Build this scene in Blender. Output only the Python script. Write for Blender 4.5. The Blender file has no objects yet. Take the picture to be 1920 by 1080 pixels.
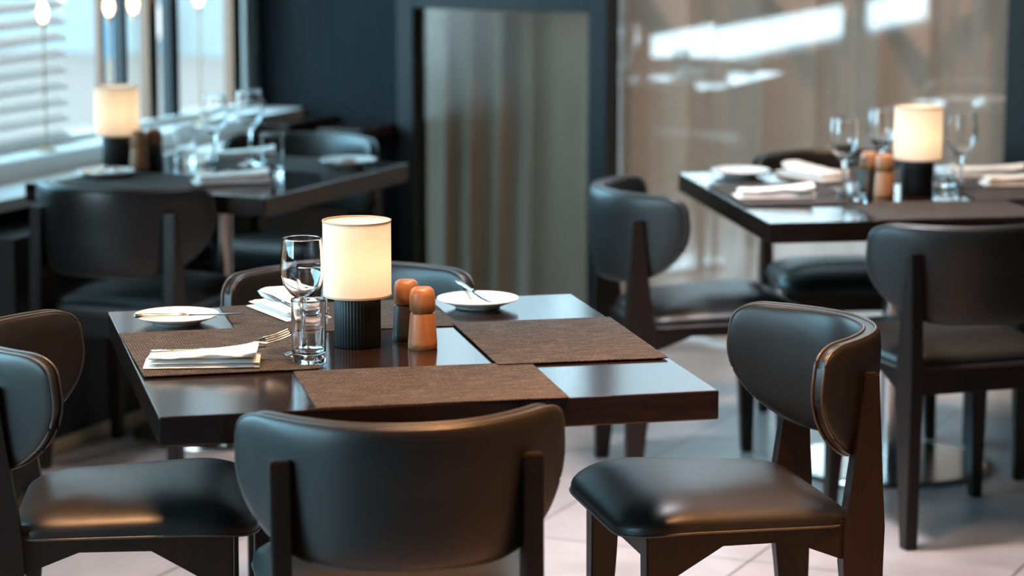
import bpy, bmesh, math, random
from mathutils import Vector, Matrix
random.seed(7)
scene = bpy.context.scene
C = scene.collection
PI = math.pi
A = math.radians(24.5)            # survey frame (camera looks along +y) -> room frame (window wall along Y)
CA, SA = math.cos(A), math.sin(A)
def G(x, y): return (x*CA - y*SA, x*SA + y*CA)

# ------------------------------------------------------------------ camera
CAM_H = 1.681
cam_d = bpy.data.cameras.new('camera'); cam = bpy.data.objects.new('camera', cam_d); C.objects.link(cam)
cam.location = (0, 0, CAM_H)
cam.rotation_euler = (PI/2 - 0.1654, 0, A)
cam_d.sensor_width = 36; cam_d.lens = 5029.7/1920*36
cam_d.clip_start = .05; cam_d.clip_end = 200
cam_d.dof.use_dof = True; cam_d.dof.focus_distance = 5.0; cam_d.dof.aperture_fstop = 2.6
scene.camera = cam

# ------------------------------------------------------------------ view, world, sun, room lamps and added lights
vs = scene.view_settings
scene.display_settings.display_device = 'sRGB'
vs.view_transform = 'Standard'; vs.look = 'None'; vs.gamma = 1; vs.use_curve_mapping = False
vs.exposure = 0.42
world = bpy.data.worlds.new('sky'); scene.world = world; world.use_nodes = True
nt = world.node_tree; nt.nodes.clear()
wo = nt.nodes.new('ShaderNodeOutputWorld'); bg = nt.nodes.new('ShaderNodeBackground')
tc = nt.nodes.new('ShaderNodeTexCoord'); sx = nt.nodes.new('ShaderNodeSeparateXYZ'); cr = nt.nodes.new('ShaderNodeValToRGB')
cr.color_ramp.elements[0].position = .45; cr.color_ramp.elements[0].color = (.32, .36, .38, 1)
cr.color_ramp.elements[1].position = .52; cr.color_ramp.elements[1].color = (.82, .95, 1, 1)
mp = nt.nodes.new('ShaderNodeMapRange'); mp.inputs[1].default_value = -1; mp.inputs[2].default_value = 1
nt.links.new(tc.outputs['Generated'], sx.inputs[0]); nt.links.new(sx.outputs[2], mp.inputs[0])
nt.links.new(mp.outputs[0], cr.inputs[0]); tint = nt.nodes.new('ShaderNodeMix'); tint.data_type = 'RGBA'; tint.blend_type = 'MULTIPLY'; tint.inputs[0].default_value = 1
ct = nt.nodes.new('ShaderNodeValToRGB'); ct.color_ramp.elements[0].color = (.48,.82,1,1); ct.color_ramp.elements[1].color = (1,1,1,1)
ct.color_ramp.elements[0].position = .12; ct.color_ramp.elements[1].position = .45
mt_ = nt.nodes.new('ShaderNodeMapRange'); mt_.inputs[1].default_value = -1; mt_.inputs[2].default_value = 1
nt.links.new(sx.outputs[0], mt_.inputs[0]); nt.links.new(mt_.outputs[0], ct.inputs[0])
nt.links.new(cr.outputs[0], tint.inputs[6]); nt.links.new(ct.outputs[0], tint.inputs[7]); nt.links.new(tint.outputs[2], bg.inputs[0])
# the overcast is brighter towards the window side (-X)
mw_ = nt.nodes.new('ShaderNodeMapRange'); mw_.inputs[1].default_value = -.02; mw_.inputs[2].default_value = 1.0; mw_.inputs[3].default_value = 2.0; mw_.inputs[4].default_value = 14.0
dt_ = nt.nodes.new('ShaderNodeVectorMath'); dt_.operation = 'DOT_PRODUCT'; dt_.inputs[1].default_value = (-1, -.6, 0)
nt.links.new(tc.outputs['Generated'], dt_.inputs[0]); nt.links.new(dt_.outputs['Value'], mw_.inputs[0]); nt.links.new(mw_.outputs[0], bg.inputs[1])
nt.links.new(bg.outputs[0], wo.inputs[0])

def light(name, kind, loc, energy, color, rot=(0,0,0), **kw):
    d = bpy.data.lights.new(name, kind); d.energy = energy; d.color = color
    for k, v in kw.items(): setattr(d, k, v)
    o = bpy.data.objects.new(name, d); C.objects.link(o); o.location = loc; o.rotation_euler = rot
    return o
sun = light('sun', 'SUN', (6, 2, 12), 5.0, (1, .96, .9), (0, math.radians(32), 0), angle=.02)
WARM = (1, .68, .43)
def spot(cx, cy, e, deg, tx=None, ty=None, blend=.6, col=WARM):
    x, y = G(cx, cy); X, Y = G(tx if tx is not None else cx, ty if ty is not None else cy)
    d = Vector((X-x, Y-y, .75-2.86)); q = d.to_track_quat('-Z', 'Y')
    light('overhead_spot', 'SPOT', (x, y, 2.86), e, col, q.to_euler(), spot_size=math.radians(deg), spot_blend=blend, shadow_soft_size=.07)
spot(-.1, 4.55, 175, 78, -.25, 4.9)          # over the nearest table
spot(1.15, 6.7, 130, 44, 1.1, 7.0)           # over the far right table
spot(1.7, 7.0, 190, 54, 1.0, 8.7)            # added to warm the curtain, grazing the glass wall
def lamp(cx, cy, e, size, spread, col):
    x, y = G(cx, cy); light('overhead_light', 'AREA', (x, y, 2.86), e, col, (0, 0, 0), shape='DISK', size=size, spread=math.radians(spread))
lamp(.55, 4.15, 28, .45, 60, (1, .46, .18))
lamp(-.95, 4.75, 7, .4, 50, (1, .50, .22))
lamp(1.6, 5.6, 3, .45, 100, (1, .62, .36))
lamp(.35, 6.2, 20, .4, 80, (.97, .93, 1))  # neutral light added to brighten the floor behind the nearest table
def portal(loc, rot, sx_, sy_):
    o = light('portal', 'AREA', loc, 1, (1,1,1), rot, shape='RECTANGLE', size=sx_, size_y=sy_)
    o.data.cycles.is_portal = True
XW, YB = -4.73, 8.24
portal((XW+.02, YB+.34, 1.31), (0, -PI/2, 0), 2.6, .44)
portal((XW+.03, 7.11, 1.68), (0, -PI/2, 0), 1.84, 2.2)
portal((XW+.03, .3, 1.765), (0, -PI/2, 0), 1.67, 7.8)
portal((XW+.03, 1.6, .64), (0, -PI/2, 0), .2, 5.2)
portal((-3.03, YB+.53, 1.31), (-PI/2, 0, 0), 2.26, 2.6)

# ------------------------------------------------------------------ materials
MATS = {}
def lin(c): return tuple(((v/255+.055)/1.055)**2.4 if v/255 > .04045 else v/255/12.92 for v in c)
def newmat(name):
    m = bpy.data.materials.new(name); m.use_nodes = True; n = m.node_tree
    b = n.nodes['Principled BSDF']; MATS[name] = m
    return m, n, b
def pm(name, col, rough=.5, metal=0, spec=.5, noise=None, bump=0, bscale=200, coat=0, trans=0, ior=1.5, stretch=(1,1,1), col2=None, nscale=20, detail=4):
    m, n, b = newmat(name)
    b.inputs['Base Color'].default_value = (*col, 1); b.inputs['Roughness'].default_value = rough
    b.inputs['Metallic'].default_value = metal; b.inputs['Specular IOR Level'].default_value = spec
    b.inputs['Coat Weight'].default_value = coat; b.inputs['Coat Roughness'].default_value = .12
    b.inputs['Transmission Weight'].default_value = trans; b.inputs['IOR'].default_value = ior
    if col2 or bump:
        t = n.nodes.new('ShaderNodeTexCoord'); mpn = n.nodes.new('ShaderNodeMapping'); mpn.inputs['Scale'].default_value = stretch
        n.links.new(t.outputs['Object'], mpn.inputs[0])
    if col2:
        nz = n.nodes.new('ShaderNodeTexNoise'); nz.inputs['Scale'].default_value = nscale; nz.inputs['Detail'].default_value = detail
        n.links.new(mpn.outputs[0], nz.inputs[0])
        r = n.nodes.new('ShaderNodeValToRGB'); r.color_ramp.elements[0].color = (*col, 1); r.color_ramp.elements[1].color = (*col2, 1)
        r.color_ramp.elements[0].position = .35; r.color_ramp.elements[1].position = .65
        n.links.new(nz.outputs[0], r.inputs[0]); n.links.new(r.outputs[0], b.inputs['Base Color'])
    if bump:
        nb = n.nodes.new('ShaderNodeTexNoise'); nb.inputs['Scale'].default_value = bscale; nb.inputs['Detail'].default_value = 3
        n.links.new(mpn.outputs[0], nb.inputs[0])
        bp = n.nodes.new('ShaderNodeBump'); bp.inputs['Strength'].default_value = bump; bp.inputs['Distance'].default_value = .002
        n.links.new(nb.outputs[0], bp.inputs['Height']); n.links.new(bp.outputs[0], b.inputs['Normal'])
    return m
M = MATS
pm('leather', (.013,.0118,.011), .38, bump=.07, bscale=320, spec=.4)
pm('piping', (.05,.043,.038), .38)
pm('chair_wood', (.008,.0045,.0035), .4, col2=(.013,.007,.005), stretch=(30,30,3), nscale=3, spec=.3)
pm('table_wood', (.010,.0048,.0036), .15, col2=(.017,.0085,.0062), stretch=(4,40,40), nscale=3, spec=.5)
pm('chrome', (.62,.61,.60), .18, metal=1)
pm('steel', (.72,.72,.72), .16, metal=1)
pm('porcelain', (.86,.82,.78), .18, coat=.4)
pm('linen', (.80,.74,.69), .8, bump=.3, bscale=500, spec=.2)
pm('black_metal', (.007,.0065,.006), .5, spec=.3)
pm('mill_wood', (.30,.115,.045), .38, col2=(.44,.19,.08), stretch=(14,14,1.2), nscale=6)
pm('mill_dark', (.018,.014,.012), .42, col2=(.030,.024,.020), stretch=(14,14,1.2), nscale=6)
pm('glass', (1,1,1), .0, trans=1, ior=1.47)
pm('dark_wall', (.006,.009,.012), .65, col2=(.010,.014,.017), stretch=(9,9,.6), nscale=5, bump=.1, bscale=60, spec=.1)
pm('frame_dark', (.007,.011,.014), .45, spec=.3)
pm('sill_white', (.80,.82,.82), .35)
pm('frame_silver', (.50,.48,.46), .35, metal=.6)
pm('bronze', (.10,.062,.045), .3, metal=.8)
pm('plain_dark', (.022,.021,.021), .7)
pm('ceiling', (.10,.09,.085), .8)
pm('skirting', (.75,.56,.36), .4)  # bright honey colour stands in for warm light on the strip

pm('trim_beige', (.50,.36,.25), .7)
pm('bounce_white', (.86,.86,.86), .9)  # white for the added ground that brightens the mirrored band
pm('paving', (.118,.103,.096), .9)
pm('facade', (.27,.27,.265), .7)
pm('facade_low', (.20,.23,.24), .6)
pm('facade_blue', (.06,.16,.24), .4)
pm('butter', (.42,.16,.07), .5)
pm('brass', (.55,.38,.2), .3, metal=1)

def tilemat():
    m, n, b = newmat('floor_tiles')
    t = n.nodes.new('ShaderNodeTexCoord'); mpn = n.nodes.new('ShaderNodeMapping')
    mpn.inputs['Location'].default_value = (2.04, .17, 0)
    n.links.new(t.outputs['Object'], mpn.inputs[0])
    br = n.nodes.new('ShaderNodeTexBrick'); br.offset = .0; br.inputs['Scale'].default_value = 1
    br.inputs['Brick Width'].default_value = .6; br.inputs['Row Height'].default_value = 1.2
    br.inputs['Mortar Size'].default_value = .004; br.inputs['Mortar Smooth'].default_value = .2
    br.inputs['Color1'].default_value = (.40,.345,.335,1); br.inputs['Color2'].default_value = (.44,.38,.37,1)
    br.inputs['Mortar'].default_value = (.15,.13,.125,1)
    n.links.new(mpn.outputs[0], br.inputs[0])
    nz = n.nodes.new('ShaderNodeTexNoise'); nz.inputs['Scale'].default_value = 2.2; nz.inputs['Detail'].default_value = 7; nz.inputs['Distortion'].default_value = 1.4
    n.links.new(mpn.outputs[0], nz.inputs[0])
    mx = n.nodes.new('ShaderNodeMix'); mx.data_type = 'RGBA'; mx.blend_type = 'MULTIPLY'; mx.inputs[0].default_value = .7
    r = n.nodes.new('ShaderNodeValToRGB'); r.color_ramp.elements[0].color = (.62,.60,.60,1); r.color_ramp.elements[1].color = (1.15,1.12,1.1,1)
    r.color_ramp.elements[0].position = .3; r.color_ramp.elements[1].position = .7
    n.links.new(nz.outputs[0], r.inputs[0]); n.links.new(br.outputs[0], mx.inputs[6]); n.links.new(r.outputs[0], mx.inputs[7])
    n.links.new(mx.outputs[2], b.inputs['Base Color']); b.inputs['Roughness'].default_value = .34
tilemat()

def weavemat():
    m, n, b = newmat('woven_mat')
    t = n.nodes.new('ShaderNodeTexCoord')
    def wave(scale, axis, dist=0):
        w = n.nodes.new('ShaderNodeTexWave'); w.bands_direction = axis; w.inputs['Scale'].default_value = scale; w.inputs['Distortion'].default_value = dist
        w.inputs['Detail'].default_value = 1
        n.links.new(t.outputs['Object'], w.inputs[0]); return w
    wx = wave(62, 'X'); wy = wave(85, 'Y')
    mpn = n.nodes.new('ShaderNodeMapping'); mpn.inputs['Scale'].default_value = (16, 105, 1); n.links.new(t.outputs['Object'], mpn.inputs[0])
    nz = n.nodes.new('ShaderNodeTexNoise'); nz.inputs['Scale'].default_value = 1; nz.inputs['Detail'].default_value = 3; n.links.new(mpn.outputs[0], nz.inputs[0])
    n2 = n.nodes.new('ShaderNodeTexNoise'); n2.inputs['Scale'].default_value = 240; n2.inputs['Detail'].default_value = 1; n.links.new(t.outputs['Object'], n2.inputs[0])
    def math_(op, a, bb):
        q = n.nodes.new('ShaderNodeMath'); q.operation = op
        for i, v in enumerate((a, bb)):
            if isinstance(v, (int, float)): q.inputs[i].default_value = v
            else: n.links.new(v, q.inputs[i])
        return q.outputs[0]
    mixv = math_('MULTIPLY', wx.outputs['Fac'], wy.outputs['Fac'])
    tot = math_('ADD', math_('MULTIPLY', mixv, .45), math_('ADD', math_('MULTIPLY', nz.outputs[0], .55), math_('MULTIPLY', n2.outputs[0], .5)))
    r = n.nodes.new('ShaderNodeValToRGB')
    r.color_ramp.elements[0].position = .53; r.color_ramp.elements[0].color = (.012,.012,.010,1)
    r.color_ramp.elements[1].position = .80; r.color_ramp.elements[1].color = (.115,.095,.087,1)
    n.links.new(tot, r.inputs[0]); n.links.new(r.outputs[0], b.inputs['Base Color'])
    bp = n.nodes.new('ShaderNodeBump'); bp.inputs['Strength'].default_value = .6; bp.inputs['Distance'].default_value = .0015
    n.links.new(tot, bp.inputs['Height']); n.links.new(bp.outputs[0], b.inputs['Normal'])
    b.inputs['Roughness'].default_value = .65; b.inputs['Specular IOR Level'].default_value = .08
weavemat()

def panemat(name, reflect, tint, rough=0.0, bump=0, fres=True):
    m = bpy.data.materials.new(name); m.use_nodes = True; n = m.node_tree; n.nodes.clear(); MATS[name] = m
    o = n.nodes.new('ShaderNodeOutputMaterial'); mx = n.nodes.new('ShaderNodeMixShader')
    tr = n.nodes.new('ShaderNodeBsdfTransparent'); tr.inputs[0].default_value = (*tint, 1)
    gl = n.nodes.new('ShaderNodeBsdfAnisotropic'); gl.inputs['Roughness'].default_value = rough
    mx.inputs[0].default_value = reflect
    n.links.new(tr.outputs[0], mx.inputs[1]); n.links.new(gl.outputs[0], mx.inputs[2]); n.links.new(mx.outputs[0], o.inputs[0])
    if bump:
        t = n.nodes.new('ShaderNodeTexCoord'); nb = n.nodes.new('ShaderNodeTexNoise'); nb.inputs['Scale'].default_value = 260
        n.links.new(t.outputs['Object'], nb.inputs[0]); bp = n.nodes.new('ShaderNodeBump'); bp.inputs['Strength'].default_value = bump; bp.inputs['Distance'].default_value = .001
        n.links.new(nb.outputs[0], bp.inputs['Height']); n.links.new(bp.outputs[0], gl.inputs['Normal'])
panemat('window_glass', .07, (.93,.97,.98))
panemat('coated_glass', .17, (.95,.96,.97), .02)
panemat('screen_glass', .07, (.76,.73,.69), .08, bump=.3)

def fabricmat(name, col, col2, transl, scale=(40,40,1.5)):
    m = bpy.data.materials.new(name); m.use_nodes = True; n = m.node_tree; n.nodes.clear(); MATS[name] = m
    o = n.nodes.new('ShaderNodeOutputMaterial'); mx = n.nodes.new('ShaderNodeMixShader'); mx.inputs[0].default_value = transl
    d = n.nodes.new('ShaderNodeBsdfDiffuse'); t = n.nodes.new('ShaderNodeBsdfTranslucent')
    tc = n.nodes.new('ShaderNodeTexCoord'); mpn = n.nodes.new('ShaderNodeMapping'); mpn.inputs['Scale'].default_value = scale
    nz = n.nodes.new('ShaderNodeTexNoise'); nz.inputs['Scale'].default_value = 1; r = n.nodes.new('ShaderNodeValToRGB')
    r.color_ramp.elements[0].color = (*col, 1); r.color_ramp.elements[1].color = (*col2, 1)
    n.links.new(tc.outputs['Object'], mpn.inputs[0]); n.links.new(mpn.outputs[0], nz.inputs[0]); n.links.new(nz.outputs[0], r.inputs[0])
    for s in (d, t): n.links.new(r.outputs[0], s.inputs[0])
    n.links.new(d.outputs[0], mx.inputs[1]); n.links.new(t.outputs[0], mx.inputs[2]); n.links.new(mx.outputs[0], o.inputs[0])
fabricmat('curtain_grey', (.41,.37,.325), (.47,.43,.385), .22)
fabricmat('slat', (.66,.59,.56), (.70,.63,.60), .45)
fabricmat('curtain_taupe', (.48,.325,.245), (.56,.39,.295), .34)

def shademat():
    m = bpy.data.materials.new('lamp_shade'); m.use_nodes = True; n = m.node_tree; n.nodes.clear(); MATS['lamp_shade'] = m
    o = n.nodes.new('ShaderNodeOutputMaterial'); a = n.nodes.new('ShaderNodeAddShader'); mx = n.nodes.new('ShaderNodeMixShader'); mx.inputs[0].default_value = .6
    d = n.nodes.new('ShaderNodeBsdfDiffuse'); t = n.nodes.new('ShaderNodeBsdfTranslucent'); e = n.nodes.new('ShaderNodeEmission')
    tc = n.nodes.new('ShaderNodeTexCoord'); mpn = n.nodes.new('ShaderNodeMapping'); mpn.inputs['Scale'].default_value = (60,60,500)
    nz = n.nodes.new('ShaderNodeTexNoise'); nz.inputs['Scale'].default_value = 1; r = n.nodes.new('ShaderNodeValToRGB')
    r.color_ramp.elements[0].color = (.80,.74,.66,1); r.color_ramp.elements[1].color = (.90,.84,.76,1)
    n.links.new(tc.outputs['Object'], mpn.inputs[0]); n.links.new(mpn.outputs[0], nz.inputs[0]); n.links.new(nz.outputs[0], r.inputs[0])
    for s in (d, t): n.links.new(r.outputs[0], s.inputs[0])
    e.inputs[0].default_value = (1, .78, .56, 1); e.inputs[1].default_value = .09
    n.links.new(d.outputs[0], mx.inputs[1]); n.links.new(t.outputs[0], mx.inputs[2])
    n.links.new(mx.outputs[0], a.inputs[0]); n.links.new(e.outputs[0], a.inputs[1]); n.links.new(a.outputs[0], o.inputs[0])
shademat()
def emat(name, col, s):
    m = bpy.data.materials.new(name); m.use_nodes = True; n = m.node_tree; n.nodes.clear(); MATS[name] = m
    o = n.nodes.new('ShaderNodeOutputMaterial'); e = n.nodes.new('ShaderNodeEmission'); e.inputs[0].default_value = (*col, 1); e.inputs[1].default_value = s
    n.links.new(e.outputs[0], o.inputs[0])
emat('bulb_glow', (1, .62, .34), 6)
emat('lit_window', (.9, .97, 1), 1.6)

# ------------------------------------------------------------------ mesh helpers
def obj(name, bm, mat, parent=None, loc=(0,0,0), rotz=0, angle=18, smooth=True):
    me = bpy.data.meshes.new(name); bmesh.ops.recalc_face_normals(bm, faces=bm.faces); bm.to_mesh(me); bm.free()
    me.materials.append(MATS[mat])
    if smooth:
        me.polygons.foreach_set('use_smooth', [True]*len(me.polygons)); me.set_sharp_from_angle(angle=math.radians(angle))
    o = bpy.data.objects.new(name, me); C.objects.link(o)
    o.location = loc; o.rotation_euler = (0, 0, rotz)
    if parent: o.parent = parent
    return o
def tag(o, label, cat, group=None, kind=None):
    o['label'] = label
    if cat: o['category'] = cat
    if group: o['group'] = group
    if kind: o['kind'] = kind
    return o
def thing(name, label, cat, loc=(0,0,0), rotz=0, group=None):
    o = bpy.data.objects.new(name, None); C.objects.link(o); o.location = loc; o.rotation_euler = (0,0,rotz); o.empty_display_size = .1
    return tag(o, label, cat, group)
def struct(name, bm, mat, label, cat, parent=None, **k):
    o = obj(name, bm, mat, parent, **k)
    if not parent: tag(o, label, cat, None, 'structure')
    return o
def dup(root, loc, rotz, label):
    r = root.copy(); C.objects.link(r); r.location = loc; r.rotation_euler = (0,0,rotz); r['label'] = label
    for ch in list(root.children):
        c = ch.copy(); C.objects.link(c); c.parent = r
        for g in ch.children:
            d = g.copy(); C.objects.link(d); d.parent = c
    return r
def box(bm, sx, sy, sz, x=0, y=0, z=0, bev=0, rot=None):
    """box centred in x, y, base at z"""
    m = Matrix.Translation((x, y, z+sz/2)) @ (rot if rot else Matrix()) @ Matrix.Diagonal((sx, sy, sz, 1))
    g = bmesh.ops.create_cube(bm, size=1, matrix=m)
    if bev:
        es = list({e for v in g['verts'] for e in v.link_edges})
        bmesh.ops.bevel(bm, geom=es, offset=bev, segments=2, affect='EDGES', profile=.5)
def lathe(bm, prof, n=48, x=0, y=0, z=0, mod=None):
    rings = []
    for (r, h) in prof:
        if r < 1e-6: rings.append([bm.verts.new((x, y, z+h))])
        else: rings.append([bm.verts.new((x+r*(mod(a) if mod else 1)*math.cos(a), y+r*(mod(a) if mod else 1)*math.sin(a), z+h)) for a in [2*PI*i/n for i in range(n)]])
    for a, b in zip(rings, rings[1:]):
        for i in range(n):
            j = (i+1) % n
            if len(a) == 1 and len(b) == 1: continue
            if len(a) == 1: bm.faces.new((a[0], b[i], b[j]))
            elif len(b) == 1: bm.faces.new((a[i], a[j], b[0]))
            else: bm.faces.new((a[i], a[j], b[j], b[i]))
    return rings
def prism(bm, poly, x0, x1, axes='yz'):
    """extrude polygon given in (y,z) from x0 to x1"""
    a = [bm.verts.new((x0, p[0], p[1])) for p in poly]; b = [bm.verts.new((x1, p[0], p[1])) for p in poly]
    bm.faces.new(a); bm.faces.new(b[::-1])
    n = len(poly)
    for i in range(n): bm.faces.new((a[i], b[i], b[(i+1) % n], a[(i+1) % n]))
def loft(bm, secs):
    """secs: list of rings (lists of 3D points, equal count); caps both ends"""
    rs = [[bm.verts.new(p) for p in s] for s in secs]; n = len(rs[0])
    for a, b in zip(rs, rs[1:]):
        for i in range(n): bm.faces.new((a[i], a[(i+1) % n], b[(i+1) % n], b[i]))
    bm.faces.new(rs[0][::-1]); bm.faces.new(rs[-1])
def tube(bm, pts, r, n=8, closed=False):
    rs = []
    N = len(pts); pts = [Vector(p) for p in pts]
    for i, p in enumerate(pts):
        t = (pts[(i+1) % N]-pts[i-1]) if closed else (pts[min(i+1, N-1)]-pts[max(i-1, 0)])
        t.normalize(); up = Vector((0,0,1)) if abs(t.z) < .9 else Vector((1,0,0))
        s = t.cross(up).normalized(); u = s.cross(t)
        rs.append([bm.verts.new(p+(s*math.cos(2*PI*k/n)+u*math.sin(2*PI*k/n))*r) for k in range(n)])
    rng = range(N) if closed else range(N-1)
    for i in rng:
        a, b = rs[i], rs[(i+1) % N]
        for k in range(n): bm.faces.new((a[k], a[(k+1) % n], b[(k+1) % n], b[k]))
    if not closed: bm.faces.new(rs[0][::-1]); bm.faces.new(rs[-1])
def roundpoly(corners, n=10, sub=8):
    """corners [(x,y,r)] CCW -> dense rounded outline"""
    out = []; N = len(corners)
    for i in range(N):
        p = Vector(corners[i][:2]); a = Vector(corners[i-1][:2]); b = Vector(corners[(i+1) % N][:2]); r = corners[i][2]
        d1 = (a-p).normalized(); d2 = (b-p).normalized()
        s = p+d1*r; e = p+d2*r
        for k in range(n+1):
            t = k/n; out.append((s*(1-t)**2 + p*2*t*(1-t) + e*t*t))
    # resample straight runs
    res = []
    for i, p in enumerate(out):
        q = out[(i+1) % len(out)]; L = (q-p).length; m = max(1, int(L/.02))
        for k in range(m): res.append(tuple(p.lerp(q, k/m)))
    return res

# ------------------------------------------------------------------ the room
def quadbox(x0, x1, y0, y1, z0, z1, bm=None, bev=0):
    b = bm or bmesh.new(); box(b, x1-x0, y1-y0, z1-z0, (x0+x1)/2, (y0+y1)/2, z0, bev); return b
XR, YF, ZC = 3.6, -4.0, 2.9
struct('floor', quadbox(XW-.2, XR+.1, YF-.1, YB+.62, -.1, 0), 'floor_tiles', 'large rose taupe floor tiles with thin dark joints', 'floor')
struct('ceiling', quadbox(XW-.2, XR+.1, YF-.1, YB+.62, ZC, ZC+.1), 'ceiling', 'dark ceiling above the tables', 'ceiling')
# window wall (left): solid below sill, above windows, piers
b = bmesh.new()
W1a, W1b = 6.0, 8.215
quadbox(XW-.2, XW, YF, -3.6, 0, ZC, b); quadbox(XW-.2, XW, -3.6, -1.0, 0, .93, b); quadbox(XW-.2, XW, 4.2, W1a, 0, ZC, b)
quadbox(XW-.05, XW, W1b, YB+.1, 0, ZC, b); quadbox(XW-.05, XW, YB+.1, YB+.62, 2.62, ZC, b)
quadbox(XW-.05, XW, W1a, W1b, 0, .70, b); quadbox(XW-.05, XW, W1a, W1b, 2.6, ZC, b)
quadbox(XW-.2, XW, -1.0, 4.2, 0, .52, b); quadbox(XW-.2, XW, -1.0, 4.2, .735, .93, b); quadbox(XW-.2, XW, -3.6, 4.2, 2.6, ZC, b)
struct('wall_left', b, 'plain_dark', 'dark wall below and between the windows on the left', 'wall', smooth=False)
# window ledge
b = bmesh.new(); quadbox(-4.56, -4.325, 5.95, YB-.37, .665, .70, b, .003)
struct('trim_ledge', b, 'sill_white', 'pale deep window ledge beside the far left table', 'ledge')
b = bmesh.new(); quadbox(-4.729, -4.56, 5.95, YB-.002, .665, .755, b, .003)
quadbox(-4.74, -4.70, W1a, W1b, .755, .775, b, .003)
struct('trim_sill', b, 'sill_white', 'pale sill bar along the foot of the left window', 'sill')
b = bmesh.new(); quadbox(-4.70, -4.19, 5.95, YB-.37, 0, .62, b)
struct('trim_plinth', b, 'plain_dark', 'dark panel below the window ledge', 'panel')
b = bmesh.new(); quadbox(-4.19, -4.172, 5.95, YB-.37, .0, .035, b, .004)
struct('trim_skirting', b, 'skirting', 'honey skirting strip, warm light painted into its colour, below the dark window panel', 'skirting')
# window 1
w1 = tag(bpy.data.objects.new('window_1', None), 'bright left window with bronze mullions beside far left table', 'window', None, 'structure'); C.objects.link(w1)
b = bmesh.new(); quadbox(XW-.03, XW-.025, W1a, W1b, .76, 2.6, b); obj('pane', b, 'window_glass', w1, smooth=False)
for (y0, y1, mt, d) in ((7.235, 7.252, 'bronze', .03), (7.358, 7.385, 'frame_dark', .04), (7.515, 7.568, 'bronze', .05), (7.65, 7.70, 'frame_dark', .06), (8.055, 8.115, 'bronze', .06), (8.145, 8.20, 'frame_silver', .06)):
    b = bmesh.new(); quadbox(XW-min(d,.04), XW+.0, y0, y1, .765, 2.6, b, .003); obj('mullion', b, mt, w1)
# window 2 (nearer the camera, seen only mirrored in the glass wall)
w2 = tag(bpy.data.objects.new('window_2', None), 'long window nearer the camera with a low light strip', 'window', None, 'structure'); C.objects.link(w2)
for (y0, z0, z1) in ((-1.0, .52, .735), (-3.6, .93, 2.6)):
    b = bmesh.new(); quadbox(XW-.11, XW-.10, y0, 4.2, z0, z1, b); obj('pane', b, 'window_glass', w2, smooth=False)
b = bmesh.new(); quadbox(XW-.12, XW, .97, 1.10, .52, 2.6, b); obj('mullion', b, 'frame_dark', w2)
# back wall
b = bmesh.new(); quadbox(XW, -4.165, YB, YB+.1, 0, ZC, b)
struct('wall_back', b, 'dark_wall', 'dark blue grey panelled wall beside the framed screen', 'wall', smooth=False)
b = bmesh.new(); quadbox(-4.165, XR, YB, YB+.6, 2.62, ZC, b); quadbox(-1.95, XR, YB, YB+.1, 0, 2.62, b)
struct('wall_back_upper', b, 'plain_dark', 'dark wall right of and above the glass wall', 'wall', smooth=False)
struct('wall_right', quadbox(XR, XR+.1, YF, YB+.1, 0, ZC), 'plain_dark', 'dark wall far to the right', 'wall', smooth=False)
struct('wall_front', quadbox(XW-.2, XR+.1, YF-.1, YF, 0, ZC), 'plain_dark', 'dark wall behind the camera', 'wall', smooth=False)
# ledges on the back wall
b = bmesh.new(); quadbox(-4.66, -4.42, YB-.36, YB-.002, .70, .735, b, .003)
struct('trim_shelf_left', b, 'table_wood', 'dark shelf on the blue grey wall beside the window corner', 'shelf')
b = bmesh.new(); quadbox(-4.34, -4.175, YB-.30, YB-.002, .685, .72, b, .003)
struct('trim_shelf_right', b, 'table_wood', 'short dark shelf on the blue grey wall beside the framed screen', 'shelf')
# framed screen
scr = thing('framed_screen', 'dark framed glass screen with a grey curtain behind', 'screen', (-3.775, YB, 0))
fr = bmesh.new()
def lq(x0, x1, y0, y1, z0, z1, bev=.004): quadbox(x0+3.775, x1+3.775, y0-YB, y1-YB, z0, z1, fr, bev)
lq(-4.165, -4.104, YB-.05, YB+.06, 0, 2.62); lq(-3.458, -3.388, YB-.05, YB+.06, 0, 2.62); lq(-4.104, -3.458, YB-.05, YB+.06, 1.118, 1.2); lq(-4.104, -3.458, YB-.05, YB+.06, 0, .1)
obj('frame', fr, 'frame_dark', scr)
b = bmesh.new(); quadbox(-.329, .317, -.004, .004, .1, 1.118, b); obj('pane', b, 'screen_glass', scr, smooth=False)
# glass wall
w3 = tag(bpy.data.objects.new('window_3', None), 'tall glass wall in front of the taupe curtain', 'glass wall', None, 'structure'); C.objects.link(w3)
for (x0, x1, tilt) in ((-3.388, -3.032, .012), (-3.028, -2.562, 0), (-2.558, -2.05, 0)):
    b = bmesh.new(); quadbox(x0-(x0+x1)/2, x1-(x0+x1)/2, -.004, .004, 0, 1.22, b)
    obj('pane', b, 'coated_glass', w3, ((x0+x1)/2, YB, 0), tilt, smooth=False)
b = bmesh.new(); quadbox(-2.05, -1.95, YB-.06, YB+.06, 0, 2.62, b, .004); obj('post', b, 'frame_dark', w3)
b = bmesh.new(); quadbox(-3.388, -2.05, YB-.03, YB+.03, 1.22, 1.25, b, .004); obj('top_rail', b, 'frame_dark', w3)
w4 = tag(bpy.data.objects.new('window_4', None), 'daylit window behind the curtains', 'window', None, 'structure'); C.objects.link(w4)
b = bmesh.new(); quadbox(-4.165, -1.9, YB+.55, YB+.56, 0, 2.62, b); obj('pane', b, 'window_glass', w4, smooth=False)

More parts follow.
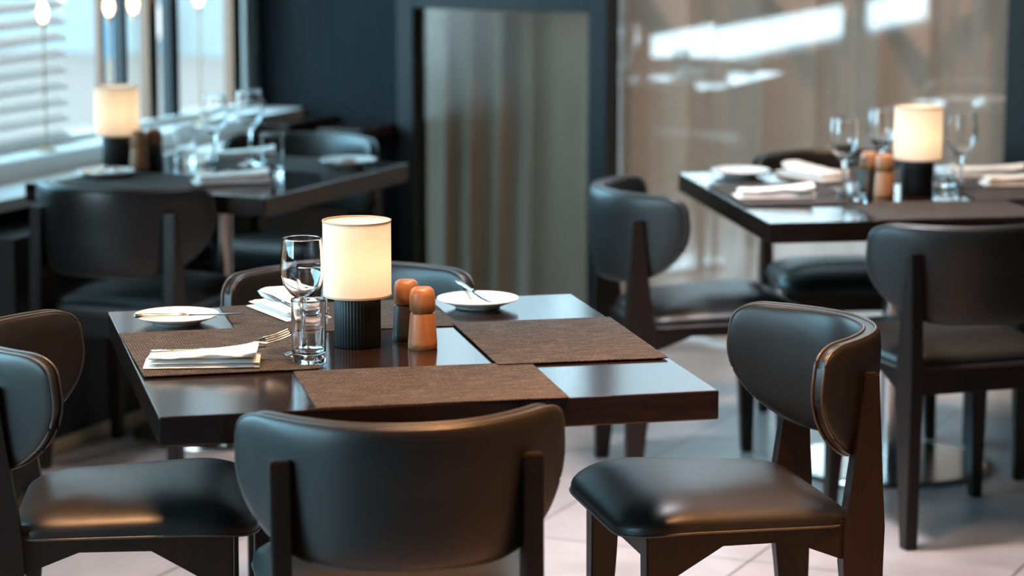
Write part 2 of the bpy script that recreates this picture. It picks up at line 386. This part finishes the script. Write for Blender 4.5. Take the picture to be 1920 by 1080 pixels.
def curtain(name, label, mat, x0, x1, y, z0, z1, fn):
    bm = bmesh.new(); n = int((x1-x0)/.006); m = 10; rows = []
    for j in range(m+1):
        z = z0+(z1-z0)*j/m
        rows.append([bm.verts.new((x0+(x1-x0)*i/n, y+fn(x0+(x1-x0)*i/n, j/m), z)) for i in range(n+1)])
    for j in range(m):
        for i in range(n): bm.faces.new((rows[j][i], rows[j][i+1], rows[j+1][i+1], rows[j+1][i]))
    o = obj(name, bm, mat, angle=180)
    return tag(o, label, 'curtain')
def fold_grey(x, v):
    t = (x+4.12)/.68
    amp = .060*max(0, min(1, (.60-t)*6)) + .006
    return amp*math.sin(2*PI*(t/.150 + .10*math.sin(7*t)) + .5*(1-v)) + .01*math.sin(31*x+2*v)
curtain('grey_curtain', 'grey curtain with deep folds behind the framed glass screen', 'curtain_grey', -4.15, -3.43, YB+.16, .01, 1.24, fold_grey)
def fold_taupe(x, v):
    u = x/.405 + .06*math.sin(5*x); s_ = math.sin(2*PI*u + .2*v + .6*math.sin(2*PI*u))
    return .075*s_ + .006*math.sin(2*PI*x/.085 + 1.3*math.sin(5*x))
curtain('taupe_curtain', 'long taupe curtain behind the glass wall on the right', 'curtain_taupe', -3.40, -2.0, YB+.14, .01, 1.24, fold_taupe)

# venetian blind
bl = thing('venetian_blind', 'white slatted blind covering the left end of the window', 'blind', (XW+.0, 6.51, .77))
b = bmesh.new()
for k in range(34):
    box(b, .05, 1.0, .0025, -.0, 0, .012+k*.05, rot=Matrix.Rotation(math.radians(28), 4, 'Y'))
obj('slats', b, 'slat', bl)
b = bmesh.new(); box(b, .04, 1.0, .016, 0, 0, -.004, .003); obj('bottom_rail', b, 'slat', bl)
b = bmesh.new(); box(b, .05, 1.0, .05, 0, 0, 1.74, .003); obj('head_rail', b, 'slat', bl)

# rod lamps on the ledge
def rod_lamp(px, label, first=[]):
    loc = px
    if first: return dup(first[0], loc, 0, label)
    t = thing('rod_lamp', label, 'lamp', loc, 0, 'slim rod lamps on the window ledge')
    b = bmesh.new(); lathe(b, [(0,0),(.028,0),(.028,.008),(.006,.012),(0,.012)], 20); obj('foot', b, 'brass', t)
    b = bmesh.new(); lathe(b, [(0,.01),(.003,.01),(.003,.37),(0,.37)], 8); obj('rod', b, 'brass', t)
    b = bmesh.new(); lathe(b, [(0,.365),(.007,.365),(.007,.385),(0,.385)], 10); obj('holder', b, 'brass', t)
    b = bmesh.new(); lathe(b, [(0,.385),(.010,.390),(.017,.410),(.015,.430),(.006,.450),(0,.455)], 14); obj('bulb', b, 'bulb_glow', t, angle=60)
    first.append(t); return t
for (y, lb) in ((6.749, 'slim rod lamp with glowing bulb in front of the slatted blind'), (7.109, 'slim rod lamp with glowing bulb over the middle of the far left lamp shade'),
               (7.249, 'slim rod lamp with glowing bulb over the right rim of the far left lamp shade'), (7.646, 'rightmost slim rod lamp with glowing bulb, above the far left wine glasses')):
    rod_lamp((-4.62, y, .755), lb)

# ------------------------------------------------------------------ outside
struct('ground', quadbox(-60, 30, 5.0, 60, -.3, -.12), 'paving', 'grey paving outside the windows', 'paving')
struct('reflector', quadbox(-60, XW-.2, -30, 5.0, -.3, -.12), 'bounce_white', 'added white terrace outside the near window', 'reflector')  # white ground added to brighten the band mirrored in the glass wall
bd = thing('building', 'blue grey building seen through the left window', 'building', (-14, 19.5, -.12))
b = bmesh.new(); quadbox(-6, 3.1, 0, 1.5, 1.3, 9, b); obj('facade', b, 'facade', bd)
b = bmesh.new(); quadbox(-6, 3.1, .05, 1.5, 0, 1.3, b); obj('ground_floor', b, 'facade_low', bd)
b = bmesh.new(); quadbox(1.55, 1.68, -.5, -.35, .0, 5, b); obj('blue_column', b, 'facade_blue', bd)
b = bmesh.new(); quadbox(1.70, 1.92, -.03, .0, .15, .42, b); obj('lit_window', b, 'lit_window', bd)

# ------------------------------------------------------------------ chairs
def backcurve(x): return -.272 + .165*(abs(x)/.258)**2.2
def make_chair(label):
    t = thing('dining_chair', label, 'chair', group=None)
    # backrest
    ol = roundpoly([(-.195, .547, .075), (.195, .547, .075), (.271, .650, .06), (.265, .778, .04), (-.265, .778, .04), (-.271, .650, .06)], 12)
    cx, cz = 0, .665
    bm = bmesh.new(); rings = 12; F_, B_ = [], []
    def pt(x, z, off):
        y = backcurve(x); dx = .001
        sl = (backcurve(x+dx)-backcurve(x-dx))/(2*dx); nx, ny = -sl, 1
        l = math.hypot(nx, ny)
        return (x+nx/l*off, y+ny/l*off-(z-.66)*.06, z)
    for i in range(rings+1):
        rho = math.sin(PI/2*i/rings)
        h = .013+.012*math.sqrt(max(0, 1-rho**4))
        fr_, br_ = [], []
        for (x, z) in ol:
            X, Z = cx+(x-cx)*rho, cz+(z-cz)*rho
            fr_.append(pt(X, Z, .013+h)); br_.append(pt(X, Z, .013-h))
        if i == 0:
            F_.append([bm.verts.new(fr_[0])]); B_.append([bm.verts.new(br_[0])])
        else:
            F_.append([bm.verts.new(p) for p in fr_]); B_.append([bm.verts.new(p) for p in br_])
    n = len(ol)
    for R_ in (F_, B_):
        for a, c in zip(R_, R_[1:]):
            for i in range(n):
                j = (i+1) % n
                bm.faces.new((a[0], c[i], c[j]) if len(a) == 1 else (a[i], c[i], c[j], a[j]))
    for i in range(n):
        j = (i+1) % n; bm.faces.new((F_[-1][i], B_[-1][i], B_[-1][j], F_[-1][j]))
    bk = obj('backrest', bm, 'leather', t, angle=60)
    bm = bmesh.new()
    for off in (.002, .024): tube(bm, [pt(x*1.004, .665+(z-.665)*1.004, off) for (x, z) in ol], .0028, 6, True)
    obj('piping', bm, 'piping', bk, angle=180)
    # seat
    CZ = .439
    sl = roundpoly([(-.205, -.185, .06), (.205, -.185, .06), (.246, .265, .11), (-.246, .265, .11)], 12)
    bm = bmesh.new(); T_, U_ = [], []
    for i in range(13):
        rho = math.sin(PI/2*i/12); h = .014+.046*max(0, 1-rho**3.4)**.6
        ring = [(x*rho, .04+(y-.04)*rho) for (x, y) in sl]
        sag = lambda x, y: (y-.04)*.045 + (-.020*max(0, (y-.13)/.14)**2 if y > .13 else 0)
        if i == 0: T_.append([bm.verts.new((0, .04, CZ+h))]); U_.append([bm.verts.new((0, .04, CZ))])
        else:
            T_.append([bm.verts.new((x, y, CZ+h+sag(x, y))) for x, y in ring]); U_.append([bm.verts.new((x, y, CZ+sag(x, y)*.8)) for x, y in ring])
    n = len(sl)
    for R_ in (T_, U_):
        for a, c in zip(R_, R_[1:]):
            for i in range(n):
                j = (i+1) % n
                bm.faces.new((a[0], c[i], c[j]) if len(a) == 1 else (a[i], c[i], c[j], a[j]))
    for i in range(n):
        j = (i+1) % n; bm.faces.new((T_[-1][i], U_[-1][i], U_[-1][j], T_[-1][j]))
    st = obj('seat', bm, 'leather', t, angle=75)
    bm = bmesh.new(); tube(bm, [(x*1.003, y*1.003, CZ+.001+sag(x, y)*.8) for x, y in sl], .0025, 6, True)
    obj('piping', bm, 'piping', st, angle=180)
    # legs
    for s in (-1, 1):
        bm = bmesh.new()
        prism(bm, [(-.232, 0), (-.196, 0), (-.158, .36), (-.160, .43), (-.183, .60), (-.196, .718), (-.222, .718), (-.238, .43)], s*.185, s*.217)
        bmesh.ops.bevel(bm, geom=bm.edges[:], offset=.003, segments=2, affect='EDGES')
        lg = obj('rear_leg', bm, 'chair_wood', t)
        for zz, yy in ((.690, -.219), (.575, -.226)):
            bm = bmesh.new()
            ring = [(s*.201+.0045*math.cos(a), yy, zz+.0045*math.sin(a)) for a in [2*PI*k/10 for k in range(10)]]
            loft(bm, [ring, [(p[0], p[1]-.006, p[2]) for p in ring]])
            obj('screw_cap', bm, 'black_metal', lg)
        bm = bmesh.new()
        def sq(cx, cy, z, h, w): return [(cx-h, cy-w, z), (cx+h, cy-w, z), (cx+h, cy+w, z), (cx-h, cy+w, z)]
        loft(bm, [sq(s*.207, .200, 0, .014, .016), sq(s*.197, .192, .30, .022, .026), sq(s*.193, .190, .438, .024, .029)])
        bmesh.ops.bevel(bm, geom=bm.edges[:], offset=.003, segments=2, affect='EDGES')
        obj('front_leg', bm, 'chair_wood', t)
        bm = bmesh.new()
        prism(bm, [(-.20, .36), (-.17, .365), (-.06, .408), (.07, .408), (.165, .352), (.19, .352), (.19, .441), (-.20, .441)], s*.183, s*.205)
        obj('side_apron', bm, 'chair_wood', t)
    bm = bmesh.new(); box(bm, .36, .022, .06, 0, .185, .37, .002); obj('front_apron', bm, 'chair_wood', t)
    bm = bmesh.new(); box(bm, .37, .022, .06, 0, -.19, .37, .002); obj('rear_apron', bm, 'chair_wood', t)
    return t
def yaw_of(fx, fy): return math.atan2(-fx, fy)
chairs = [
 (-.192, 4.358, math.radians(7), 'taupe leather chair seen from behind in front of the nearest table'),
 (.408, 4.975, yaw_of(-.974, -.227), 'taupe leather chair on the right of the nearest table, whole seat in view'),
 (-.741, 4.923, yaw_of(.997, .08), 'taupe leather chair on the left of the nearest table, back cut by photo edge'),
 (-.330, 5.480, yaw_of(.139, -.99), 'taupe leather chair facing us behind the lamp on the nearest table'),
 (1.072, 6.528, math.radians(19.3), 'taupe leather chair seen from behind in front of the far right table'),
 (.492, 7.070, yaw_of(math.cos(.17), math.sin(.17)), 'taupe leather chair side-on at the left end of the far right table'),
 (.966, 7.640, yaw_of(.08, -.997), 'taupe leather chair behind the far right table by the curtain'),
 (1.515, 7.200, yaw_of(-.988, -.156), 'taupe leather chair at the right end of the far right table, mostly hidden'),
 (-1.005, 7.225, math.radians(-21), 'blue-lit leather chair seen from behind at the far left table'),
 (-.690, 8.090, yaw_of(-.39, -.92), 'blue-lit leather chair on the far side of the far left table'),
]
ch0 = None
for (cx, cy, yw, lb) in chairs:
    x, y = G(cx, cy)
    if ch0 is None:
        ch0 = make_chair(lb); ch0.location = (x, y, 0); ch0.rotation_euler = (0, 0, yw+A); ch0['group'] = 'dining chairs around the tables'
    else: dup(ch0, (x, y, 0), yw+A, lb)

# ------------------------------------------------------------------ tables
TT = .75
def make_table(label, cx, cy, yaw, w, d):
    x, y = G(cx, cy)
    t = thing('dining_table', label, 'table', (x, y, 0), yaw+A, 'square dark dining tables')
    b = bmesh.new(); box(b, w, d, .051, 0, 0, TT-.051, .0025); obj('tabletop', b, 'table_wood', t)
    b = bmesh.new(); lathe(b, [(0,.014),(.028,.014),(.028,.69),(.09,.69),(.09,.699),(0,.699)], 32); obj('column', b, 'chrome', t)
    b = bmesh.new(); lathe(b, [(0,0),(.272,0),(.274,.004),(.272,.012),(.262,.016),(0,.018)], 72); obj('base', b, 'chrome', t)
    return t
T1 = (-.227, 4.899, math.radians(13.1), .958, 1.022)
T2 = (.633+.48*.988-.515*.156, 6.543+.48*.156+.515*.988, math.radians(9), .96, 1.03)
T3 = (-.823, 7.562, math.radians(-24.5), .76, .84)
make_table('dark wood table nearest the camera with four woven mats', *T1)
make_table('dark wood table far right in front of the taupe curtain', *T2)
make_table('dark wood table far left beside the window ledge', *T3)

# ------------------------------------------------------------------ placemats
def make_mat(label, across):
    b = bmesh.new(); box(b, .316 if across else .43, .43 if across else .316, .0022, 0, 0, 0, .0006)
    return tag(obj('placemat', b, 'woven_mat'), label, 'placemat', 'woven placemats')
def on_table(T, lx, ly):
    cx = T[0]+lx*math.cos(T[2])-ly*math.sin(T[2]); cy = T[1]+lx*math.sin(T[2])+ly*math.cos(T[2])
    return G(cx, cy)
mat0 = {}
def placemat(T, lx, ly, a, dz, label):
    across = abs(a) > 45; a = a-90 if across else a
    x, y = on_table(T, lx, ly)
    if across not in mat0: mat0[across] = o = make_mat(label, across)
    else: o = mat0[across].copy(); C.objects.link(o); o['label'] = label
    o.location = (x, y, TT+dz); o.rotation_euler = (0, 0, T[2]+A+math.radians(a))
placemat(T1, .002, -.352, -1.5, .0002, 'woven placemat behind the nearest chair back, empty, front of the nearest table')
placemat(T1, .317, -.008, 89, .0026, 'woven placemat at the right of the nearest table, empty')
placemat(T1, -.318, .03, 91, .0026, 'woven placemat under the rolled napkin and the front glasses')
placemat(T1, -.04, .352, 0, .0002, 'woven placemat behind the lamp on the nearest table')
placemat(T2, .02, -.35, 0, .0002, 'woven placemat at the front edge of the far right table')
placemat(T2, -.31, .0, 90, .0026, 'woven placemat at the left edge of the far right table')
placemat(T2, .32, .0, 90, .0026, 'woven placemat at the right edge of the far right table')
placemat(T2, .0, .35, 0, .0002, 'woven placemat at the back edge of the far right table')
placemat(T3, -.10, -.255, 0, .0002, 'blue-lit woven placemat at the front of the far left table')
placemat(T3, .06, .255, 0, .0002, 'blue-lit woven placemat at the back of the far left table')

# ------------------------------------------------------------------ table lamps
def make_lamp(label):
    t = thing('table_lamp', label, 'lamp', group='lit table lamps')
    b = bmesh.new()
    lathe(b, [(0,0),(.042,0),(.0435,.002),(.0435,.094),(.041,.098),(0,.098)], 288, mod=lambda a: 1-.022*(.5+.5*math.cos(44*a))**2); obj('base', b, 'black_metal', t, angle=70)
    b = bmesh.new(); lathe(b, [(0,.096),(.012,.096),(.012,.125),(0,.125)], 16); obj('neck', b, 'black_metal', t)
    sh = bmesh.new(); lathe(sh, [(.0635,.098),(.0635,.236),(.0622,.236),(.0622,.098),(.0635,.098)], 72); s = obj('shade', sh, 'lamp_shade', t)
    b = bmesh.new(); lathe(b, [(0,.232),(.0622,.232),(.0622,.2335),(0,.2335)], 48); obj('diffuser', b, 'lamp_shade', s)
    for z, r in ((.0955, .064), (.2335, .064)):
        b = bmesh.new(); lathe(b, [(r-.0022,z),(r+.0003,z),(r+.0003,z+.0035),(r-.0022,z+.0035),(r-.0022,z)], 64); obj('shade_rim', b, 'trim_beige', s)
    d = bpy.data.lights.new('bulb', 'POINT'); d.energy = .26; d.color = (1, .73, .48); d.shadow_soft_size = .02
    bl_ = bpy.data.objects.new('bulb', d); C.objects.link(bl_); bl_.parent = t; bl_.location = (0, 0, .158)
    return t
lamp0 = make_lamp('lit table lamp with fluted black base on the nearest table')
x, y = G(-.288, 4.925); lamp0.location = (x, y, TT)
x, y = G(1.077, 7.085); dup(lamp0, (x, y, TT), 0, 'lit table lamp on the far right table')
x, y = G(-1.134, 7.677); dup(lamp0, (x, y, TT), 0, 'lit table lamp on the far left table by the window')

# ------------------------------------------------------------------ mills
def make_mill(label, body):
    t = thing('spice_mill', label, 'mill', group='spice mills')
    b = bmesh.new(); lathe(b, [(0,0),(.026,0),(.0275,.002),(.0272,.012),(.0235,.062),(.0225,.066),(.0195,.068),(.0195,.070),(0,.070)], 40); obj('body', b, body, t, angle=40)
    b = bmesh.new(); lathe(b, [(0,.069),(.021,.069),(.0235,.0715),(.0242,.085),(.0238,.100),(.021,.110),(.016,.1145),(.009,.1155),(.006,.1145),(0,.1145)], 40); obj('head', b, 'mill_wood', t, angle=50)
    return t
mw = make_mill('light wood mill in front of the darker mill, nearest table', 'mill_wood'); x, y = G(-.166, 4.90); mw.location = (x, y, TT)
mk = make_mill('wood-topped dark mill behind the light mill, nearest table', 'mill_dark'); x, y = G(-.199, 4.985); mk.location = (x, y, TT)
x, y = G(.985, 7.045); dup(mw, (x, y, TT), 0, 'light wood mill beside the lamp on the far right table')
x, y = G(.950, 7.09); dup(mk, (x, y, TT), 0, 'dark mill left of the light mill on the far right table')
x, y = G(-1.064, 7.61); dup(mw, (x, y, TT), 0, 'light wood mill touching the lamp on the far left table')
x, y = G(-1.026, 7.655); dup(mk, (x, y, TT), 0, 'dark mill right of the light mill on the far left table')

# ------------------------------------------------------------------ glasses
def make_wine(label):
    b = bmesh.new()
    outer = [(0,0),(.034,0),(.0352,.0012),(.030,.003),(.012,.0065),(.0055,.012),(.0042,.030),(.0040,.070),(.0052,.094),(.010,.103),(.022,.112),(.034,.128),(.0398,.148),(.0405,.160),(.0385,.185),(.0368,.20),(.0355,.2125),(.0352,.2148),(.0349,.2153)]
    inner = [(.0346,.2148),(.0347,.2125),(.0360,.20),(.0377,.185),(.0396,.160),(.0388,.148),(.0328,.128),(.0205,.1135),(.010,.107),(0,.1058)]
    lathe(b, outer+inner, 48)
    return tag(obj('wine_glass', b, 'glass', angle=80), label, 'wine glass', 'wine glasses')
def make_tumbler(label):
    b = bmesh.new()
    lathe(b, [(0,.002),(.024,.002),(.0275,0),(.0295,.002),(.0303,.006),(.0305,.012),(.0306,.016),(.0311,.07),(.0315,.112),(.0315,.115),(.0310,.1158),(.0305,.115),(.0304,.112),(.0299,.07),(.0294,.026),(.0290,.022),(.027,.019),(.020,.0165),(.010,.0158),(0,.0156)], 48)
    return tag(obj('tumbler', b, 'glass', angle=80), label, 'tumbler', 'water tumblers')
def copies(mk_fn, items, z=TT, rot=0):
    f = None
    for (cx, cy, lb, dz) in items:
        x, y = G(cx, cy)
        if f is None: f = mk_fn(lb); o = f
        else: o = f.copy(); C.objects.link(o); o['label'] = lb
        o.location = (x, y, z+dz)
ML, MH = .0025, .0049
copies(make_wine, [(-.381, 4.812, 'wine glass just left of the lamp on the nearest table', MH),
  (.871, 7.012, 'wine glass left of the mills on the far right table', .0), (1.0, 7.232, 'wine glass behind the mills on the far right table', ML),
  (1.199, 7.12, 'wine glass right of the lamp on the far right table', 0),
  (-.851, 7.639, 'left one of two wine glasses on the far left table', 0), (-.760, 7.735, 'right one of two wine glasses on the far left table', ML)])
copies(make_tumbler, [(-.365, 4.738, 'tumbler in front of the wine glass on the nearest table', MH), (-.388, 5.13, 'tumbler beside the napkin behind the glasses on the nearest table', ML),
  (.892, 6.918, 'tumbler left of the mills on the far right table', 0), (1.173, 7.245, 'tumbler behind the lamp on the far right table', ML),
  (-.955, 7.80, 'tumbler nearest the mills on the far left table', 0), (-.676, 7.527, 'tumbler near the right edge of the far left table', 0)])

# ------------------------------------------------------------------ plates, cutlery, napkins
def make_plate(label):
    b = bmesh.new()
    lathe(b, [(0,.003),(.040,.003),(.042,0),(.046,.0),(.048,.003),(.062,.0085),(.082,.0165),(.0830,.0178),(.0822,.0190),(.060,.0125),(.050,.0085),(.044,.0068),(0,.0062)], 72)
    return tag(obj('bread_plate', b, 'porcelain', angle=60), label, 'plate', 'small white plates')
plates = [(-.655, 5.160, 'white bread plate with knife near the left back corner of nearest table', 0), (-.069, 5.335, 'white bread plate with knife right of the mills on nearest table', ML),
  (.642, 7.49, 'white bread plate at the back left of the far right table', 0), (-1.140, 7.475, 'white bread plate beside the lamp on the far left table', 0),
  (-.474, 7.72, 'white bread plate with a brown piece, right side of far left table', ML)]
copies(make_plate, plates)
def flat(bm, st, n=10):
    """loft of elliptical sections along x: (x, half width, half thickness, z, y)"""
    loft(bm, [[(x, yo+w*math.cos(2*PI*k/n), z+h*math.sin(2*PI*k/n)) for k in range(n)] for (x, w, h, z, yo) in st])
def make_knife(label):
    t = thing('table_knife', label, 'knife', group='table knives')
    b = bmesh.new(); flat(b, [(-.105,.004,.003,0,0),(-.100,.0068,.0042,0,0),(-.06,.0058,.0038,0,0),(-.02,.0045,.0034,0,0),(-.012,.006,.004,0,0),(-.006,.0042,.0034,0,0),(0,.0055,.0036,0,0)]); obj('handle', b, 'steel', t, angle=60)
    b = bmesh.new(); flat(b, [(0,.005,.0022,0,0),(.012,.008,.0012,0,.001),(.06,.0092,.0010,0,.002),(.09,.0085,.0009,0,.003),(.105,.003,.0006,0,.006)]); obj('blade', b, 'steel', t, angle=60)
    return t
def make_fork(label):
    t = thing('table_fork', label, 'fork', group='table forks')
    b = bmesh.new(); flat(b, [(-.10,.004,.0016,0,0),(-.095,.0075,.0018,0,0),(-.05,.0055,.002,.001,0),(0,.0034,.0022,.003,0),(.035,.0034,.0022,.005,0),(.045,.009,.0016,.004,0),(.055,.0115,.0013,.003,0)]); obj('handle', b, 'steel', t, angle=60)
    b = bmesh.new()
    for k in range(4):
        yo = (k-1.5)*.0066; flat(b, [(.053,.0021,.0013,.003,yo),(.075,.0018,.0011,.0035,yo),(.095,.0014,.0009,.007,yo),(.100,.0005,.0005,.0085,yo)], 6)
    obj('tines', b, 'steel', t, angle=60)
    return t
def pose(o, cx, cy, z, yaw, pitch=0, roll=0):
    x, y = G(cx, cy); o.location = (x, y, z); o.rotation_euler = (roll, pitch, yaw+A)
R = math.radians
kn = make_knife('knife lying across the left plate on the nearest table'); pose(kn, -.627, 5.125, TT+.0226, R(6), 0)
def knife(cx, cy, z, yaw, label, pitch=0): o = dup(kn, (0,0,0), 0, label); pose(o, cx, cy, z, yaw, pitch); return o
k2 = knife(-.078, 5.37, TT+.0268, R(-70), 'knife resting on the right plate on the nearest table', R(3))
k3 = knife(-.457, 5.255, TT+.0265, R(118), 'knife on the napkin behind the glasses on the nearest table', R(-4))
fk = make_fork('fork tucked in the rolled napkin on the nearest table'); pose(fk, -.495, 4.742, TT+.029, R(20), R(-10), R(22))
def fork(cx, cy, z, yaw, label, pitch=0): o = dup(fk, (0,0,0), 0, label); pose(o, cx, cy, z, yaw, pitch); return o
k4 = knife(-.545, 4.735, TT+.0285, R(12), 'knife tucked in the rolled napkin on the nearest table', 0)
f2 = fork(-.425, 5.275, TT+.0265, R(118+180), 'fork on the napkin behind the glasses on the nearest table', R(4))

def make_napkin(label, seed=0):
    """folded linen napkin: stacked folded layers with a flap drawn over the top"""
    rnd = random.Random(seed); t = thing('napkin', label, 'napkin', group='folded white napkins')
    def slab(bm, L, Wd, h, x, y, z, wav, taper=0, lift=0):
        nx, ny = 28, 12; top, bot = [], []
        for i in range(nx+1):
            rt, rb = [], []
            for j in range(ny+1):
                u, v = i/nx*2-1, j/ny*2-1
                e = max(0, 1-abs(v)**6)**.5; e2 = max(.25, (1-abs(u)**10))
                X = x+u*L/2; Y = y+v*(Wd/2)*(1-taper*(u+1)/2)
                w = wav*(math.sin(9*u+3*v+seed)+.6*math.sin(17*u-5*v))
                Z = z+lift*(u+1)/2*(.5+.5*v)
                rt.append(bm.verts.new((X, Y, Z+h*(.30+.70*e*e2)+w*e))); rb.append(bm.verts.new((X, Y, Z+h*.30*(1-e)+ (w if lift else 0)*.5)))
            top.append(rt); bot.append(rb)
        for i in range(nx):
            for j in range(ny):
                bm.faces.new((top[i][j], top[i+1][j], top[i+1][j+1], top[i][j+1])); bm.faces.new((bot[i][j], bot[i][j+1], bot[i+1][j+1], bot[i+1][j]))
        for i in range(nx):
            for j in (0, ny): bm.faces.new((top[i][j], bot[i][j], bot[i+1][j], top[i+1][j]))
        for j in range(ny):
            for i in (0, nx): bm.faces.new((top[i][j], top[i][j+1], bot[i][j+1], bot[i][j]))
    b = bmesh.new()
    slab(b, .205, .098, .008, 0, 0, 0, .0004)
    slab(b, .195, .090, .008, .006, -.002, .0078, .0006)
    obj('folded_stack', b, 'linen', t, angle=55)
    b = bmesh.new()
    slab(b, .170, .040, .005, -.008, .024, .0155, .0007)
    secs = []
    for i in range(33):                                     # flap drawn over the cutlery, widening to the right
        u = i/32; w = .020+.018*u**1.2; h = .0042+.0068*u**1.5; yc = -.026+.012*u; ring = []
        for k in range(24):
            a = 2*PI*k/24; cs, sn = math.cos(a), math.sin(a)
            wr = 1+.05*math.sin(3*a+11*u+seed)+.03*math.sin(7*a-19*u)
            ring.append((-.093+.190*u+.004*sn, yc+w*wr*math.copysign(abs(cs)**.8, cs), 0.0155+h+h*wr*math.copysign(abs(sn)**.9, sn)))
        secs.append(ring)
    loft(b, secs)
    obj('flap', b, 'linen', t, angle=60)
    return t
nk = make_napkin('folded white napkin holding cutlery, front left of the nearest table', 1); pose(nk, -.555, 4.722, TT+MH, R(4))
def napkin(cx, cy, dz, yaw, label): o = dup(nk, (0,0,0), 0, label); pose(o, cx, cy, TT+dz, yaw); return o
napkin(-.445, 5.265, ML, R(118), 'folded white napkin behind the glasses on the nearest table')
napkin(.690, 7.012, MH, R(5), 'folded white napkin at the front left of the far right table')
napkin(.835, 7.44, ML, R(125), 'folded white napkin at the back of the far right table')
napkin(1.340, 7.50, 0, R(-10), 'folded white napkin back right on the far right table')
napkin(1.385, 7.27, MH, R(4), 'folded white napkin front right on the far right table')
napkin(-.775, 7.335, ML, R(15), 'folded white napkin at the front of the far left table')
napkin(-.800, 7.885, ML, R(5), 'folded white napkin at the back of the far left table')
# brown piece on the far left plate and a cloth corner on the other plate
b = bmesh.new(); box(b, .035, .022, .012, 0, 0, 0, .004); x, y = G(-.47, 7.72)
tag(obj('butter_pat', b, 'butter', None, (x, y, TT+ML+.0072), .4), 'small brown piece on the right plate of the far left table', 'food')
knife(-1.143, 7.455, TT+.0226, R(-100), 'knife across the plate beside the lamp on the far left table')
